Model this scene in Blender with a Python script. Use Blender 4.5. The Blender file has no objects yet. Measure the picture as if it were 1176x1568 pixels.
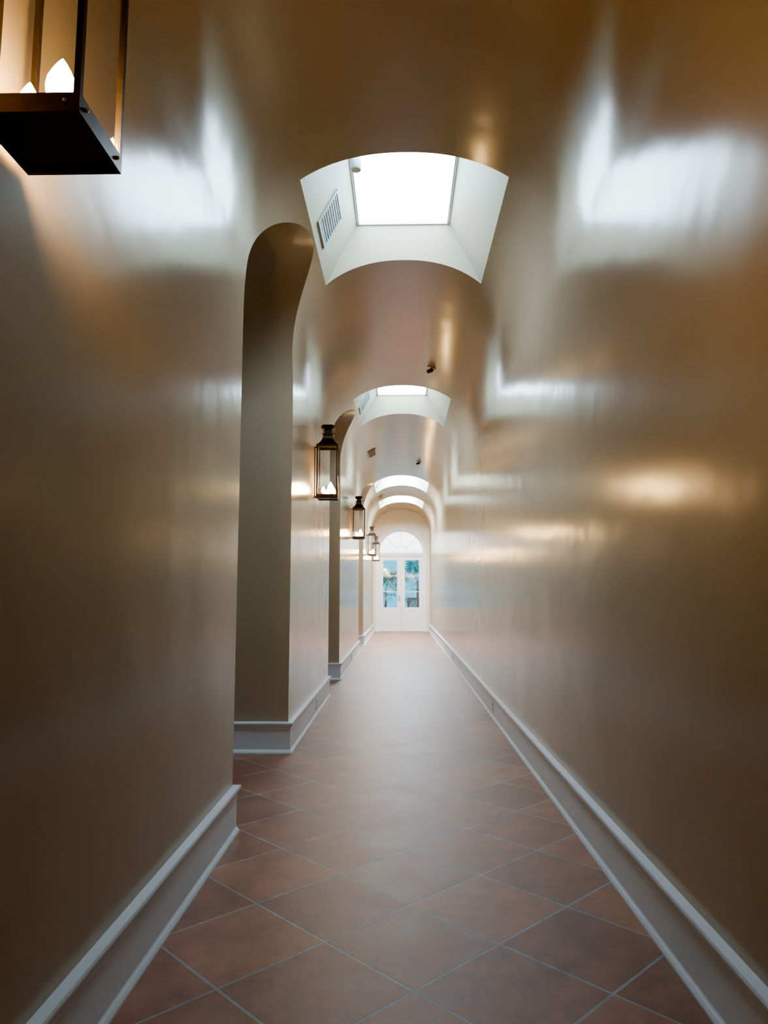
import bpy, bmesh, math, random
from mathutils import Vector, Matrix
random.seed(4)
D=bpy.data; C=bpy.context
scene=C.scene

# ------------------------------------------------------------ constants
XC=0.03; HW=0.95; XL=XC-HW; XR=XC+HW
ZS=3.25; VH=0.85; EXP=2.2
Y0=-3.0; YE=24.0
OPEN=[(4.0,5.94),(9.15,10.80),(15.7,17.6)]
APEX=3.89
XB=-2.4
SKY=[(4.26,5.74),(9.41,10.95),(16.9,18.5),(20.5,22.0)]

# ------------------------------------------------------------ materials
def new_mat(name):
    m=D.materials.new(name); m.use_nodes=True
    nt=m.node_tree; b=nt.nodes['Principled BSDF']
    return m,nt,b
def simple(name,col,rough=.5,metal=0,spec=.5,noise=0.0,nscale=20,bump=0.0):
    m,nt,b=new_mat(name)
    b.inputs['Base Color'].default_value=(*col,1)
    b.inputs['Roughness'].default_value=rough
    b.inputs['Metallic'].default_value=metal
    b.inputs['Specular IOR Level'].default_value=spec
    tc=nt.nodes.new('ShaderNodeTexCoord')
    n=nt.nodes.new('ShaderNodeTexNoise'); n.inputs['Scale'].default_value=nscale
    nt.links.new(tc.outputs['Object'],n.inputs['Vector'])
    if noise>0:
        r=nt.nodes.new('ShaderNodeMix'); r.data_type='RGBA'
        r.inputs[6].default_value=(*[c*(1-noise) for c in col],1)
        r.inputs[7].default_value=(*[min(1,c*(1+noise)) for c in col],1)
        nt.links.new(n.outputs['Fac'],r.inputs[0]); nt.links.new(r.outputs[2],b.inputs['Base Color'])
    if bump>0:
        bp=nt.nodes.new('ShaderNodeBump'); bp.inputs['Strength'].default_value=bump; bp.inputs['Distance'].default_value=.01
        nt.links.new(n.outputs['Fac'],bp.inputs['Height']); nt.links.new(bp.outputs['Normal'],b.inputs['Normal'])
    return m
def emis(name,col,s):
    m=D.materials.new(name); m.use_nodes=True; nt=m.node_tree; nt.nodes.clear()
    o=nt.nodes.new('ShaderNodeOutputMaterial'); e=nt.nodes.new('ShaderNodeEmission')
    e.inputs[0].default_value=(*col,1); e.inputs[1].default_value=s
    nt.links.new(e.outputs[0],o.inputs[0]); return m
def thin_glass(name,tint=(1,1,1)):
    m=D.materials.new(name); m.use_nodes=True; nt=m.node_tree; nt.nodes.clear()
    o=nt.nodes.new('ShaderNodeOutputMaterial'); t=nt.nodes.new('ShaderNodeBsdfTransparent')
    g=nt.nodes.new('ShaderNodeBsdfGlossy'); mx=nt.nodes.new('ShaderNodeMixShader')
    f=nt.nodes.new('ShaderNodeLayerWeight'); f.inputs[0].default_value=.5
    pw=nt.nodes.new('ShaderNodeMath'); pw.operation='POWER'; pw.inputs[1].default_value=5
    ad=nt.nodes.new('ShaderNodeMath'); ad.operation='MULTIPLY_ADD'; ad.inputs[1].default_value=.8; ad.inputs[2].default_value=.04
    nt.links.new(f.outputs['Facing'],pw.inputs[0]); nt.links.new(pw.outputs[0],ad.inputs[0]); nt.links.new(ad.outputs[0],mx.inputs[0])
    t.inputs[0].default_value=(*tint,1); g.inputs['Roughness'].default_value=.04
    nt.links.new(t.outputs[0],mx.inputs[1]); nt.links.new(g.outputs[0],mx.inputs[2]); nt.links.new(mx.outputs[0],o.inputs[0])
    return m

def plaster(name,c1,c2,rough):
    m,nt,b=new_mat(name)
    tc=nt.nodes.new('ShaderNodeTexCoord')
    n=nt.nodes.new('ShaderNodeTexNoise'); n.inputs['Scale'].default_value=1.3; n.inputs['Detail'].default_value=6
    n.inputs['Roughness'].default_value=.6
    nt.links.new(tc.outputs['Object'],n.inputs['Vector'])
    mx=nt.nodes.new('ShaderNodeMix'); mx.data_type='RGBA'
    mx.inputs[6].default_value=(*c1,1); mx.inputs[7].default_value=(*c2,1)
    nt.links.new(n.outputs['Fac'],mx.inputs[0]); nt.links.new(mx.outputs[2],b.inputs['Base Color'])
    b.inputs['Roughness'].default_value=rough
    b.inputs['Specular IOR Level'].default_value=.58
    n2=nt.nodes.new('ShaderNodeTexNoise'); n2.inputs['Scale'].default_value=2.2; n2.inputs['Detail'].default_value=2
    nt.links.new(tc.outputs['Object'],n2.inputs['Vector'])
    bp=nt.nodes.new('ShaderNodeBump'); bp.inputs['Strength'].default_value=.28; bp.inputs['Distance'].default_value=.02
    nt.links.new(n2.outputs['Fac'],bp.inputs['Height'])
    nt.links.new(bp.outputs['Normal'],b.inputs['Normal'])
    return m

M_wall=plaster('venetian_plaster_wall',(.325,.250,.165),(.42,.330,.222),.19)
M_endw=plaster('glare_paled_end_wall',(.62,.52,.38),(.68,.58,.43),.35)  # end-wall plaster paled to cream, daylight glare put into its colour
M_white=simple('white_trim_paint',(.70,.79,.86),.25,noise=.03,nscale=3)
M_door=simple('door_white_paint',(.78,.74,.68),.35,noise=.03,nscale=3)
M_shaft=simple('skylight_shaft_paint',(.42,.40,.29),.5,noise=.03)
M_bronze=simple('dark_bronze',(.045,.028,.017),.34,.8,noise=.3,nscale=40,bump=.05)
M_brass=simple('brass_rivet',(.75,.55,.25),.25,1.0)
M_candle=simple('candle_ivory',(.8,.72,.55),.5)
M_bulb=emis('warm_bulb',(1,.60,.20),400)
M_glass=thin_glass('lantern_glass')
M_dglass=thin_glass('door_glass',(.93,.98,1))
M_sky=emis('skylight_daylight_pane',(.62,.83,1.0),26)
M_sky3=emis('skylight_daylight_pane_far',(.74,.88,1.0),230)
M_leaf=simple('palm_leaf',(.005,.10,.10),.4,noise=.4,nscale=8)
M_stem=simple('palm_trunk',(.05,.04,.03),.8,noise=.3)
M_pot=simple('planter_clay',(.10,.06,.05),.7,noise=.2)
M_patio=simple('patio_stone',(.10,.16,.17),.8,noise=.15,nscale=4)
M_chair=simple('dark_teak',(.05,.025,.015),.5,noise=.3)
M_vent=simple('vent_metal',(.30,.20,.13),.45,.3)
M_ventw=simple('vent_white',(.34,.42,.44),.4)
M_plate=simple('outlet_plastic',(.7,.7,.68),.3)
M_dark=simple('dark_slot',(.02,.02,.02),.6)

def tile_mat():
    m,nt,b=new_mat('terracotta_tiles')
    L=nt.links
    tc=nt.nodes.new('ShaderNodeTexCoord')
    mp=nt.nodes.new('ShaderNodeMapping'); mp.vector_type='POINT'
    s=.4585
    a=math.radians(45)
    px,py=.04,3.14
    rx=px*math.cos(a)-py*math.sin(a); ry=px*math.sin(a)+py*math.cos(a)
    mp.inputs['Rotation'].default_value=(0,0,a)
    mp.inputs['Location'].default_value=(-rx+s*40,-ry+s*40,0)
    L.new(tc.outputs['Object'],mp.inputs['Vector'])
    br=nt.nodes.new('ShaderNodeTexBrick')
    br.offset=0; br.squash=1
    br.inputs['Scale'].default_value=1
    br.inputs['Brick Width'].default_value=s; br.inputs['Row Height'].default_value=s
    br.inputs['Mortar Size'].default_value=.006; br.inputs['Mortar Smooth'].default_value=.2
    br.inputs['Bias'].default_value=0
    br.inputs['Color1'].default_value=(.29,.122,.072,1)
    br.inputs['Color2'].default_value=(.185,.080,.053,1)
    br.inputs['Mortar'].default_value=(.22,.25,.28,1)
    L.new(mp.outputs[0],br.inputs['Vector'])
    n=nt.nodes.new('ShaderNodeTexNoise'); n.inputs['Scale'].default_value=5; n.inputs['Detail'].default_value=9; n.inputs['Roughness'].default_value=.7
    L.new(tc.outputs['Object'],n.inputs['Vector'])
    cr=nt.nodes.new('ShaderNodeValToRGB'); cr.color_ramp.elements[0].position=.3; cr.color_ramp.elements[0].color=(.55,.53,.51,1)
    cr.color_ramp.elements[1].position=.7; cr.color_ramp.elements[1].color=(1.4,1.36,1.28,1)
    L.new(n.outputs['Fac'],cr.inputs[0])
    mu=nt.nodes.new('ShaderNodeMix'); mu.data_type='RGBA'; mu.blend_type='MULTIPLY'; mu.inputs[0].default_value=1
    L.new(br.outputs['Color'],mu.inputs[6]); L.new(cr.outputs[0],mu.inputs[7]); L.new(mu.outputs[2],b.inputs['Base Color'])
    mr=nt.nodes.new('ShaderNodeMapRange'); mr.inputs['To Min'].default_value=.34; mr.inputs['To Max'].default_value=.56
    L.new(n.outputs['Fac'],mr.inputs['Value']); L.new(mr.outputs[0],b.inputs['Roughness'])
    sb=nt.nodes.new('ShaderNodeMath'); sb.operation='MULTIPLY_ADD'; sb.inputs[1].default_value=-1.0
    L.new(br.outputs['Fac'],sb.inputs[0])
    n2=nt.nodes.new('ShaderNodeMath'); n2.operation='MULTIPLY'; n2.inputs[1].default_value=.7
    L.new(n.outputs['Fac'],n2.inputs[0]); L.new(n2.outputs[0],sb.inputs[2])
    bp=nt.nodes.new('ShaderNodeBump'); bp.inputs['Strength'].default_value=.55; bp.inputs['Distance'].default_value=.006
    L.new(sb.outputs[0],bp.inputs['Height']); L.new(bp.outputs[0],b.inputs['Normal'])
    b.inputs['Specular IOR Level'].default_value=.5
    return m
M_tile=tile_mat()

# ------------------------------------------------------------ mesh helpers
def obj_from_bm(name,bm,mats,parent=None,smooth=None):
    me=D.meshes.new(name); bm.to_mesh(me); bm.free()
    if not isinstance(mats,(list,tuple)): mats=[mats]
    for m in mats: me.materials.append(m)
    if smooth is not None:
        for p in me.polygons: p.use_smooth=True
        me.set_sharp_from_angle(angle=math.radians(smooth))
    o=D.objects.new(name,me); C.collection.objects.link(o)
    if parent: o.parent=parent
    return o
def empty(name,loc=(0,0,0)):
    e=D.objects.new(name,None); e.location=loc; e.empty_display_size=.1; C.collection.objects.link(e); return e
def box(bm,x0,x1,y0,y1,z0,z1,mi=0):
    vs=[bm.verts.new(p) for p in [(x0,y0,z0),(x1,y0,z0),(x1,y1,z0),(x0,y1,z0),(x0,y0,z1),(x1,y0,z1),(x1,y1,z1),(x0,y1,z1)]]
    for f in [(0,3,2,1),(4,5,6,7),(0,1,5,4),(1,2,6,5),(2,3,7,6),(3,0,4,7)]:
        fc=bm.faces.new([vs[i] for i in f]); fc.material_index=mi
def frustum(bm,cx,cy,w0,d0,z0,w1,d1,z1,mi=0,cap=True):
    a=[bm.verts.new((cx+sx*w0/2,cy+sy*d0/2,z0)) for sx,sy in((-1,-1),(1,-1),(1,1),(-1,1))]
    b=[bm.verts.new((cx+sx*w1/2,cy+sy*d1/2,z1)) for sx,sy in((-1,-1),(1,-1),(1,1),(-1,1))]
    for i in range(4):
        j=(i+1)%4; f=bm.faces.new((a[i],a[j],b[j],b[i])); f.material_index=mi
    if cap:
        bm.faces.new(a[::-1]).material_index=mi; bm.faces.new(b).material_index=mi
def lathe(bm,cx,cy,prof,seg=20,mi=0):
    rings=[]
    for r,z in prof:
        rings.append([bm.verts.new((cx+max(r,1e-4)*math.cos(2*math.pi*k/seg),cy+max(r,1e-4)*math.sin(2*math.pi*k/seg),z)) for k in range(seg)])
    for a,b in zip(rings,rings[1:]):
        for k in range(seg):
            f=bm.faces.new((a[k],a[(k+1)%seg],b[(k+1)%seg],b[k])); f.material_index=mi; f.smooth=True
    bm.faces.new(rings[0][::-1]).material_index=mi; bm.faces.new(rings[-1]).material_index=mi
def prism(pts,axis,a,b):
    bm=bmesh.new()
    def P(p,t): return (t,p[0],p[1]) if axis=='x' else (p[0],t,p[1])
    A=[bm.verts.new(P(p,a)) for p in pts]; B=[bm.verts.new(P(p,b)) for p in pts]
    n=len(pts)
    for i in range(n):
        j=(i+1)%n; bm.faces.new((A[i],A[j],B[j],B[i]))
    bm.faces.new(A[::-1]); bm.faces.new(B)
    bmesh.ops.recalc_face_normals(bm,faces=bm.faces)
    return bm

# ------------------------------------------------------------ vault profile
def vault_z(x):
    t=min(1,abs(x-XC)/HW); return ZS+VH*(1-t**EXP)**(1/EXP)
prof=[(XL,0),(XR,0)]
N=96
for i in range(N+1):
    a=math.pi*i/N
    c=math.cos(a); s=math.sin(a)
    x=XC+HW*(1 if c>=0 else -1)*abs(c)**(2/EXP); z=ZS+VH*abs(s)**(2/EXP)
    prof.append((x,z))
base=obj_from_bm('shell_tmp',prism(prof,'y',Y0,YE),M_wall)
cut=[]
def arch_pts(y0,y1,apex,n=64):
    r=(y1-y0)/2; c=(y0+y1)/2; zs=apex-r
    p=[(y0,0),(y1,0)]
    for i in range(n+1):
        a=math.pi*i/n; p.append((c+r*math.cos(a),zs+r*math.sin(a)))
    return p
for (a,b) in OPEN:
    cut.append(obj_from_bm('cut',prism(arch_pts(a,b,APEX),'x',XB,-.5),M_wall))
SKT=[]
for (a,b) in SKY:
    bm=bmesh.new()
    cy=(a+b)/2; L=b-a
    k=(.6475-.40)/.45; ky=.05/.27
    zb,zt=3.5,4.40
    def hw(z): return .6475-k*(z-3.92)
    def hl(z,L=L): return L/2-ky*(z-4.10)
    frustum(bm,XC,cy,2*hw(zb),2*hl(zb),zb,2*hw(zt),2*hl(zt),zt)
    bmesh.ops.recalc_face_normals(bm,faces=bm.faces)
    cut.append(obj_from_bm('cut',bm,M_wall)); SKT.append((cy,hw(zt),hl(zt),zt,hw,hl))
DW=.80; DZS=2.62; DX=.02
dp=[(DX-DW,0),(DX+DW,0)]+[(DX+DW*math.cos(math.pi*i/32),DZS+DW*math.sin(math.pi*i/32)) for i in range(33)]
cut.append(obj_from_bm('cut',prism(dp,'y',YE-.4,YE+.22),M_wall))
for c in cut:
    m=base.modifiers.new('u','BOOLEAN'); m.operation='UNION'; m.solver='EXACT'; m.object=c
dg=C.evaluated_depsgraph_get()
shell=D.meshes.new_from_object(base.evaluated_get(dg))
for c in cut+[base]: D.objects.remove(c,do_unlink=True)

def vault_normal(x,z):
    """inward normal of the corridor profile"""
    if z<=ZS: return Vector((-1 if x>XC else 1,0,0))
    tx=abs(x-XC)/HW; tz=(z-ZS)/VH
    gx=(tx**(EXP-1))/HW*(1 if x>XC else -1); gz=(tz**(EXP-1))/VH
    return -Vector((gx,0,gz)).normalized()
def on_profile(p):
    c=p.center; n=p.normal
    if abs(n.y)>.02: return False
    if c.z<=ZS: return abs(n.x)>.95 and (abs(c.x-XL)<.004 or abs(c.x-XR)<.004)
    return all(abs(((max(0,1-(min(1,abs(shell.vertices[v].co.x-XC)/HW))**EXP))**(1/EXP))*VH+ZS-shell.vertices[v].co.z)<.02 or
               abs(abs(shell.vertices[v].co.x-XC)-HW)<.004 for v in p.vertices)
def corner_normal(p,v,prf):
    co=shell.vertices[v].co
    if prf: return vault_normal(co.x,co.z)
    n=-p.normal; c=p.center
    if abs(p.normal.x)<.05 and c.x<0:
        for a,b in OPEN:
            r=(b-a)/2; cy=(a+b)/2; zs=APEX-r
            if c.z>zs and abs(math.hypot(c.y-cy,c.z-zs)-r)<.01:
                return Vector((0,cy-co.y,zs-co.z)).normalized()
    return n

groups={}; PRF={}
for p in shell.polygons:
    c=p.center; n=p.normal
    if c.y>YE+.215: continue
    PRF[p.index]=on_profile(p)
    if n.z<-.9 and c.z<.01: g='floor'
    elif PRF[p.index]:
        g='ceiling' if c.z>ZS+.001 else ('wall_right' if c.x>0 else 'wall_left')
    elif c.y>YE-.01: g='wall_end'
    elif c.y<Y0+.01: g='wall_near'
    elif c.x<-.45 and abs(n.x)<.05 and any(a-.01<=c.y<=b+.01 for a,b in OPEN) and c.z<APEX+.01: g='wall_left'
    elif c.x<XL-.01: g='wall_left'
    else: g='shaft'
    groups.setdefault(g,[]).append(p.index)
def submesh(name,idxs_mi,mats):
    vm={}; verts=[]; faces=[]; nrm=[]; mis=[]
    for idxs,mi in idxs_mi:
        for i in idxs:
            p=shell.polygons[i]; f=[]
            for v in reversed(p.vertices):
                if v not in vm: vm[v]=len(verts); verts.append(shell.vertices[v].co[:])
                f.append(vm[v]); nrm.append(corner_normal(p,v,PRF[i])[:])
            faces.append(f); mis.append(mi)
    me=D.meshes.new(name); me.from_pydata(verts,[],faces)
    for m in mats: me.materials.append(m)
    for p,mi in zip(me.polygons,mis): p.material_index=mi; p.use_smooth=True
    me.update()
    me.normals_split_custom_set(nrm)
    o=D.objects.new(name,me); C.collection.objects.link(o)
submesh('floor',[(groups['floor'],0)],[M_tile])
submesh('wall_left',[(groups['wall_left'],0)],[M_wall])
submesh('wall_right',[(groups['wall_right'],0)],[M_wall])
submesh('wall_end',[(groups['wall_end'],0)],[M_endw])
submesh('wall_near',[(groups['wall_near'],0)],[M_wall])
sh=[i for i in groups.get('shaft',[]) if not (shell.polygons[i].center.z>4.39)]
submesh('ceiling',[(groups['ceiling'],0),(sh,1)],[M_wall,M_shaft])
print({k:len(v) for k,v in groups.items()})

# ------------------------------------------------------------ baseboards
BP=[(0,0),(.036,0),(.036,.010),(.030,.022),(.024,.028),(.021,.034),(.021,.185),(.026,.190),(.026,.197),(.023,.203),
    (.028,.212),(.037,.226),(.040,.238),(.037,.247),(.0,.250)]
def sweep(bm,path,side=1):
    P=[Vector(p) for p in path]; n=len(P); rings=[]
    for i in range(n):
        ds=[]
        if i>0: ds.append((P[i]-P[i-1]).normalized())
        if i<n-1: ds.append((P[i+1]-P[i]).normalized())
        ns=[Vector((d.y,-d.x))*side for d in ds]
        if len(ns)==2:
            m=(ns[0]+ns[1]); m=m/ (m.dot(ns[0]))
        else: m=ns[0]
        rings.append([bm.verts.new((P[i].x+m.x*o,P[i].y+m.y*o,z)) for o,z in BP])
    for a,b in zip(rings,rings[1:]):
        for k in range(len(BP)-1):
            bm.faces.new((a[k],a[k+1],b[k+1],b[k]))
    bm.faces.new(rings[0]); bm.faces.new(rings[-1][::-1])
bm=bmesh.new()
ys=[Y0]+[v for o in OPEN for v in o]+[YE]
for i in range(0,len(ys),2):
    a,b=ys[i],ys[i+1]
    path=[]
    if i>0: path.append((XB,a))
    path+= [(XL,a),(XL,b)]
    if i+2<len(ys): path.append((XB,b))
    sweep(bm,path,1)
for (a,b) in OPEN: sweep(bm,[(XB,a),(XB,b)],1)
bmesh.ops.recalc_face_normals(bm,faces=bm.faces)
obj_from_bm('baseboard_left',bm,M_white)
bm=bmesh.new(); sweep(bm,[(XR,Y0),(XR,YE)],-1); bmesh.ops.recalc_face_normals(bm,faces=bm.faces)
obj_from_bm('baseboard_right',bm,M_white)

# ------------------------------------------------------------ skylights
for i,(cy,w,l,z,hw,hl) in enumerate(SKT):
    e=empty('skylight',(XC,cy,z))
    bm=bmesh.new(); box(bm,-w+.002,w-.002,-l+.002,l-.002,0,.012)
    obj_from_bm('pane',bm,M_sky if i<2 else M_sky3,e)
    bm=bmesh.new(); t=.014
    box(bm,-w+.001,w-.001,-l+.001,-l+t,-.018,-.002); box(bm,-w+.001,w-.001,l-t,l-.001,-.018,-.002)
    box(bm,-w+.001,-w+t,-l+t,l-t,-.018,-.002); box(bm,w-t,w-.001,-l+t,l-t,-.018,-.002)
    obj_from_bm('frame',bm,M_white,e)
    k=(.6475-.40)/.45
    zc=4.09; xc=-(hw(zc)); ang=math.atan(k)
    bm=bmesh.new(); H=.145; Wd=.20
    box(bm,0.001,.012,-Wd,Wd,-H,-H+.02); box(bm,.001,.012,-Wd,Wd,H-.02,H)
    box(bm,.001,.012,-Wd,-Wd+.02,-H+.02,H-.02); box(bm,.001,.012,Wd-.02,Wd,-H+.02,H-.02)
    box(bm,.001,.003,-Wd+.02,Wd-.02,-H+.02,H-.02,0)
    nsl=9
    for q in range(nsl):
        zz=-H+.035+q*(2*H-.07)/(nsl-1); box(bm,.003,.009,-Wd+.02,Wd-.02,zz-.004,zz+.004)
    o=obj_from_bm('shaft_grille',bm,M_ventw,e); o.location=(xc,.05,zc-z); o.rotation_euler=(0,ang,0)
    bm=bmesh.new(); lathe(bm,0,0,[(.032,-.06),(.036,-.055),(.036,.03),(.02,.05),(.012,.055),(.012,.10)],16)
    o=obj_from_bm('spot_fixture',bm,M_ventw,e); o.location=(-w+.05,-.33,-.10)

# ------------------------------------------------------------ lanterns
def lantern(y,zb=2.30):
    S=.112; H=.54; cx=0
    e=empty('wall_lantern',(XL+.035+S,y,zb))
    bm=bmesh.new(); b=.007
    box(bm,-S,S,-S,-S+.012,-.012,.03); box(bm,-S,S,S-.012,S,-.012,.03)
    box(bm,-S,-S+.012,-S+.012,S-.012,-.012,.03); box(bm,S-.012,S,-S+.012,S-.012,-.012,.03)
    box(bm,-S+.012,S-.012,-S+.012,S-.012,-.004,.006)
    for sx in(-1,1):
        for sy in(-1,1):
            x=sx*(S-b); yy=sy*(S-b); box(bm,x-b,x+b,yy-b,yy+b,.03,H)
    box(bm,-S-.006,S+.006,-S-.006,-S+.014,H,H+.022); box(bm,-S-.006,S+.006,S-.014,S+.006,H,H+.022)
    box(bm,-S-.006,-S+.014,-S+.014,S-.014,H,H+.022); box(bm,S-.014,S+.006,-S+.014,S-.014,H,H+.022)
    st=[(.236,H+.022),(.20,H+.034),(.15,H+.062),(.112,H+.10),(.094,H+.14)]
    for (w0,z0),(w1,z1) in zip(st,st[1:]): frustum(bm,0,0,w0,w0,z0,w1,w1,z1)
    frustum(bm,0,0,.125,.125,H+.14,.125,.125,H+.152)
    frustum(bm,0,0,.085,.085,H+.152,.085,.085,H+.205)
    frustum(bm,0,0,.13,.13,H+.205,.145,.145,H+.222)
    frustum(bm,0,0,.145,.145,H+.222,.105,.105,H+.25)
    box(bm,-S-.034,-S-.026,-.015,.015,-.0,H+.02)
    box(bm,-S-.026,-S,-.012,.012,.0,.025); box(bm,-S-.026,-S-.006,-.012,.012,H,H+.02)
    obj_from_bm('frame',bm,M_bronze,e)
    bm=bmesh.new(); g=.002
    for s in(-1,1):
        box(bm,-S+.015,S-.015,s*(S-.008)-g,s*(S-.008)+g,.03,H)
        box(bm,s*(S-.008)-g,s*(S-.008)+g,-S+.015,S-.015,.03,H)
    obj_from_bm('glass_panes',bm,M_glass,e)
    bm=bmesh.new()
    for sx in(-1,1):
        for sy in(-1,1):
            for (px,py) in((sx*(S+.002),sy*(S-.03)),(sx*(S-.03),sy*(S+.002))):
                bmesh.ops.create_icosphere(bm,subdivisions=2,radius=.005,matrix=Matrix.Translation((px,py,.010)))
    obj_from_bm('rivets',bm,M_brass,e)
    cs=[(.032,-.034),(-.046,-.02),(.0,.05)]
    bm=bmesh.new()
    lathe(bm,0,0,[(.06,.006),(.06,.014),(.02,.02)],20)
    for x,yy in cs: lathe(bm,x,yy,[(.018,.006),(.018,.022),(.012,.024),(.012,.050)],14)
    obj_from_bm('candle_tubes',bm,M_candle,e)
    bm=bmesh.new()
    for q,(x,yy) in enumerate(cs):
        k=1.15 if q==0 else .72
        lathe(bm,x,yy,[(.009*k,.051),(.020*k,.051+.009*k),(.026*k,.051+.025*k),(.028*k,.051+.041*k),(.025*k,.051+.058*k),(.017*k,.051+.076*k),(.008*k,.051+.092*k),(.001,.051+.102*k)],18)
    obj_from_bm('candle_bulbs',bm,M_bulb,e)
    return e
for y in (1.46,7.5,13.2,19.3,22.7): lantern(y)

# ------------------------------------------------------------ outlets, vents, ceiling spots
def outlet(x,y,face):
    e=empty('electrical_outlet',(x,y,.115)); bm=bmesh.new()
    s=face
    a,b=sorted((0,s*.006)); box(bm,a,b,-.036,.036,-.058,.058)
    obj_from_bm('cover_plate',bm,M_plate,e)
    bm=bmesh.new()
    a,b=sorted((s*.0061,s*.0075))
    for zz in(-.025,.025):
        for yy in(-.008,.008): box(bm,a,b,yy-.002,yy+.002,zz-.008,zz+.008)
    obj_from_bm('slots',bm,M_dark,e)
outlet(XL+.021,7.75,1); outlet(XR-.021,7.6,-1); outlet(XL+.021,13.2,1); outlet(XR-.021,13.4,-1)
def on_vault(x,y):
    z=vault_z(x); dz=(vault_z(x+.01)-vault_z(x-.01))/.02
    return z,math.atan(dz)
def vent(x,y):
    z,a=on_vault(x,y); e=empty('ceiling_vent',(x,y,z-.004)); e.rotation_euler=(0,-a,0)
    bm=bmesh.new(); W,Lh=.085,.28
    box(bm,-W,W,-Lh,-Lh+.02,-.014,0); box(bm,-W,W,Lh-.02,Lh,-.014,0)
    box(bm,-W,-W+.02,-Lh+.02,Lh-.02,-.014,0); box(bm,W-.02,W,-Lh+.02,Lh-.02,-.014,0)
    for q in range(13):
        yy=-Lh+.035+q*(2*Lh-.07)/12; box(bm,-W+.02,W-.02,yy-.006,yy+.006,-.011,-.003)
    obj_from_bm('grille',bm,M_vent,e)
vent(-.54,13.4); vent(-.55,19.6)
def spot(x,y):
    z,a=on_vault(x,y); e=empty('ceiling_spotlight',(x,y,z)); e.rotation_euler=(0,-a,0)
    bm=bmesh.new(); lathe(bm,0,0,[(.055,-.012),(.058,0),(.03,.004)],24)
    lathe(bm,.0,0,[(.010,-.03),(.010,-.012)],12)
    obj_from_bm('canopy',bm,M_vent,e)
    bm=bmesh.new(); lathe(bm,0,0,[(.022,-.045),(.025,-.04),(.025,.015),(.014,.035),(.006,.04)],20)
    o=obj_from_bm('spot_head',bm,M_bronze,e); o.location=(0,-.005,-.045); o.rotation_euler=(math.radians(65),0,math.radians(60))
spot(.39,8.5); spot(.40,14.8)

# ------------------------------------------------------------ french door
e=empty('door_1',(DX,YE,0))
bm=bmesh.new()
def arch_band(bm,r0,r1,zc,y0,y1,mi=0,legs=True,zleg=0,n=40):
    pts_i=[(r0*math.cos(math.pi*i/n),zc+r0*math.sin(math.pi*i/n)) for i in range(n+1)]
    pts_o=[(r1*math.cos(math.pi*i/n),zc+r1*math.sin(math.pi*i/n)) for i in range(n+1)]
    if legs:
        pts_i=[(r0,zleg)]+pts_i+[(-r0,zleg)]; pts_o=[(r1,zleg)]+pts_o+[(-r1,zleg)]
    V=[[bm.verts.new((p[0],y,p[1])) for p in pts] for pts,y in((pts_i,y0),(pts_o,y0),(pts_i,y1),(pts_o,y1))]
    for k in range(len(pts_i)-1):
        for a,b in((0,1),(1,3),(3,2),(2,0)):
            bm.faces.new((V[a][k],V[a][k+1],V[b][k+1],V[b][k]))
    for k in(0,len(pts_i)-1): bm.faces.new((V[0][k],V[1][k],V[3][k],V[2][k]))
arch_band(bm,DW-.001,DW+.05,DZS,-.022,-.001)
arch_band(bm,DW-.001,DW+.018,DZS,-.032,-.022)
arch_band(bm,DW-.065,DW-.002,DZS,.03,.16)
box(bm,-DW+.065,DW-.065,.03,.16,2.52,2.62)
for ang in (45,90,135):
    a=math.radians(ang); dx,dz=math.cos(a),math.sin(a); r0,r1=.24,DW-.06; w=.008
    nx,nz=-dz*w,dx*w
    q=[(dx*r0+nx,2.62+dz*r0+nz),(dx*r1+nx,2.62+dz*r1+nz),(dx*r1-nx,2.62+dz*r1-nz),(dx*r0-nx,2.62+dz*r0-nz)]
    A=[bm.verts.new((p[0],.07,p[1])) for p in q]; B=[bm.verts.new((p[0],.10,p[1])) for p in q]
    for k in range(4): bm.faces.new((A[k],A[(k+1)%4],B[(k+1)%4],B[k]))
    bm.faces.new(A); bm.faces.new(B[::-1])
arch_band(bm,.230,.246,2.62,.07,.10,legs=False)
bmesh.ops.recalc_face_normals(bm,faces=bm.faces)
obj_from_bm('frame_and_fanlight',bm,M_door,e)
bm=bmesh.new()
n=32; c=bm.verts.new((0,.085,2.62)); vs=[bm.verts.new(((DW-.07)*math.cos(math.pi*i/n),.085,2.62+(DW-.07)*math.sin(math.pi*i/n))) for i in range(n+1)]
bm.faces.new([c]+vs)
obj_from_bm('fanlight_glass',bm,M_dglass,e)
LW=DW-.067
for s,nm in((-1,'leaf_left'),(1,'leaf_right')):
    bm=bmesh.new(); x0,x1=sorted((s*.004,s*LW)); st=.125
    y0,y1=.06,.105; zb,zt=.015,2.515; gb,gt=.80,2.38
    box(bm,x0,x0+st,y0,y1,zb,zt); box(bm,x1-st,x1,y0,y1,zb,zt)
    box(bm,x0+st,x1-st,y0,y1,gt,zt); box(bm,x0+st,x1-st,y0,y1,gb-.12,gb); box(bm,x0+st,x1-st,y0,y1,zb,.22)
    box(bm,x0+st,x1-st,y0+.015,y1-.015,.22,gb-.12)
    frustum_in=.04
    box(bm,x0+st+frustum_in,x1-st-frustum_in,y0+.006,y0+.015,.22+frustum_in,gb-.12-frustum_in)
    for k in(1,2):
        z=gb+(gt-gb)*k/3; box(bm,x0+st,x1-st,y0+.008,y1-.008,z-.013,z+.013)
    obj_from_bm(nm,bm,M_door,e)
    bm=bmesh.new(); box(bm,x0+st,x1-st,.081,.084,gb,gt); obj_from_bm(nm+'_glass',bm,M_dglass,e)
bm=bmesh.new()
box(bm,-.085,-.045,.052,.06,1.0,1.2)
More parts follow.
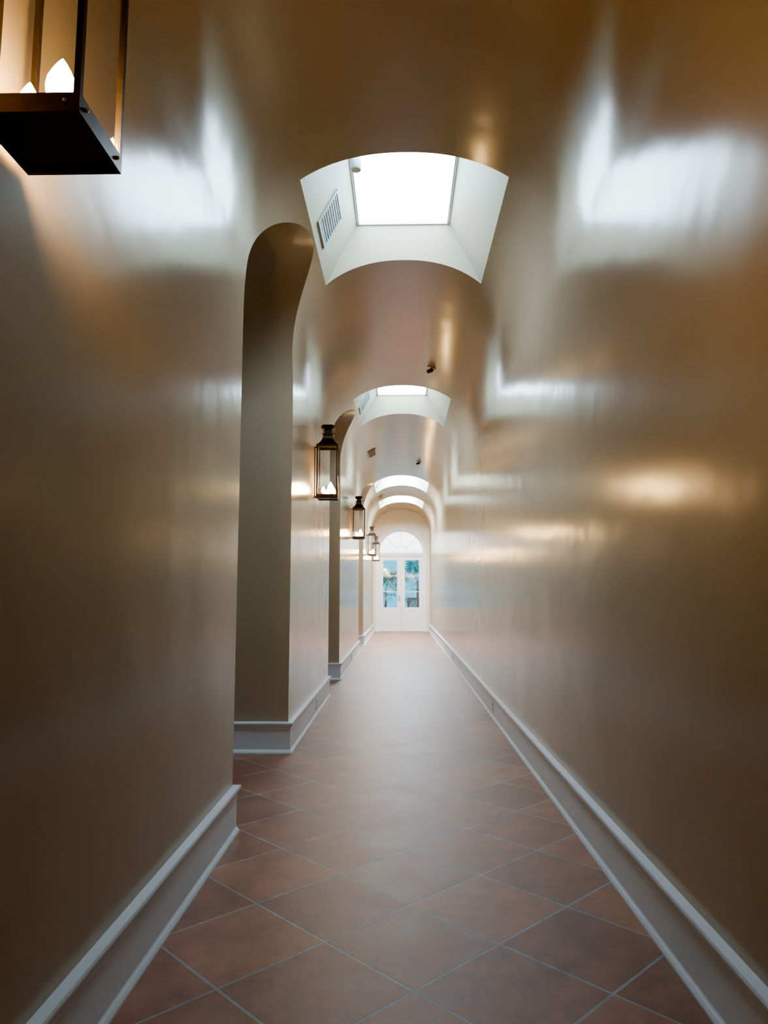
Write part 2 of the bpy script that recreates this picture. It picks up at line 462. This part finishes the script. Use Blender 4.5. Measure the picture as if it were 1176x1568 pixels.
lathe(bm,-.065,.04,[(.008,1.06),(.012,1.07),(.012,1.13),(.008,1.14)],12); box(bm,-.15,-.06,.026,.036,1.095,1.107)
box(bm,-.07,-.06,.036,.052,1.095,1.107)
obj_from_bm('lever_handle',bm,M_brass,e)

# ------------------------------------------------------------ garden outside
bm=bmesh.new(); box(bm,-7,7,YE+.221,YE+14,-.12,-.005); obj_from_bm('patio_ground',bm,M_patio)
def palm(x,y,h,n,L,seed):
    random.seed(seed)
    e=empty('palm_plant',(x,y,-.005))
    bm=bmesh.new(); lathe(bm,0,0,[(.20,0),(.26,.05),(.29,.38),(.31,.40),(.31,.44),(.26,.44),(.25,.38)],24)
    obj_from_bm('planter',bm,M_pot,e)
    bm=bmesh.new(); lathe(bm,0,0,[(.05,.38),(.04,h*.7),(.04,h)],12); obj_from_bm('trunk',bm,M_stem,e)
    bm=bmesh.new()
    for k in range(n):
        az=2*math.pi*k/n*2.4+random.uniform(-.2,.2); el=random.uniform(-.5,1.2); LL=L*random.uniform(.4,.8)
        d=Vector((math.cos(az)*math.cos(el),math.sin(az)*math.cos(el),math.sin(el)))
        o=Vector((0,0,h)); hub=o+d*LL+Vector((0,0,-.05))
        side=Vector((-math.sin(az),math.cos(az),0)); w=.008
        bm.faces.new([bm.verts.new(q) for q in(o-side*w,o+side*w,hub+side*w,hub-side*w)])
        up=side.cross(d)
        nb=13
        for j in range(nb):
            th=math.radians(-125+250*j/(nb-1)); bl=L*.42*(1-.25*abs(th)/2.2)
            dr=(d*math.cos(th)+side*math.sin(th)).normalized()
            wd=dr.cross(up).normalized()*.026
            m=hub+dr*bl*.5; tip=hub+dr*bl+Vector((0,0,-.10*L))
            bm.faces.new([bm.verts.new(q) for q in(hub,m-wd,tip,m+wd)])
    obj_from_bm('fronds',bm,M_leaf,e)
palm(-.55,YE+2.4,1.35,20,1.0,1)
palm(.65,YE+3.0,1.65,20,1.1,2)
palm(.05,YE+5.2,1.5,16,1.3,3)
palm(-1.5,YE+5.0,1.6,16,1.3,5)
palm(1.9,YE+5.4,1.5,16,1.3,6)
e=empty('garden_chair',(.52,YE+1.35,-.005)); e.rotation_euler=(0,0,math.radians(8))
bm=bmesh.new()
for sx in(-1,1):
    box(bm,sx*.23-.02,sx*.23+.02,-.24,-.20,0,.66); box(bm,sx*.23-.02,sx*.23+.02,.20,.24,0,1.12)
    box(bm,sx*.23-.03,sx*.23+.03,-.26,.20,.66,.69)
    box(bm,sx*.23-.015,sx*.23+.015,-.20,.20,.38,.42)
for k in range(6): box(bm,-.21,.21,-.235+k*.072,-.235+k*.072+.055,.42,.44)
box(bm,-.21,.21,.205,.235,1.04,1.12); box(bm,-.21,.21,.205,.235,.52,.57)
for k in range(7): box(bm,-.19+k*.06-.018,-.19+k*.06+.018,.21,.23,.57,1.04)
obj_from_bm('slatted_frame',bm,M_chair,e)

# ------------------------------------------------------------ world, sun
w=D.worlds.new('sky'); scene.world=w; w.use_nodes=True
nt=w.node_tree; bg=nt.nodes['Background']
tc=nt.nodes.new('ShaderNodeTexCoord'); sp=nt.nodes.new('ShaderNodeSeparateXYZ')
nt.links.new(tc.outputs['Generated'],sp.inputs[0])
rp=nt.nodes.new('ShaderNodeValToRGB')
rp.color_ramp.elements[0].position=.045; rp.color_ramp.elements[0].color=(.015,.22,.34,1)
rp.color_ramp.elements[1].position=.060; rp.color_ramp.elements[1].color=(.95,.94,.90,1)
nt.links.new(sp.outputs['Z'],rp.inputs[0]); nt.links.new(rp.outputs[0],bg.inputs[0])
bg.inputs[1].default_value=6
sl=D.lights.new('sun','SUN'); sl.energy=2; sl.angle=math.radians(2); sl.color=(1,.97,.92)
so=D.objects.new('sun',sl); C.collection.objects.link(so); so.rotation_euler=(math.radians(-35),math.radians(20),0)

# ------------------------------------------------------------ camera
cd=D.cameras.new('camera'); cam=D.objects.new('camera',cd); C.collection.objects.link(cam)
cd.sensor_fit='VERTICAL'; cd.sensor_height=36; cd.sensor_width=27; cd.lens=36*1087/1568
cam.location=(0,0,1.3); cam.rotation_euler=(math.radians(90+6.46),0,math.radians(1.32))
cd.clip_start=.05; cd.clip_end=200
scene.camera=cam
scene.view_settings.view_transform='AgX'
scene.view_settings.look='AgX - Punchy'
scene.view_settings.exposure=0.85
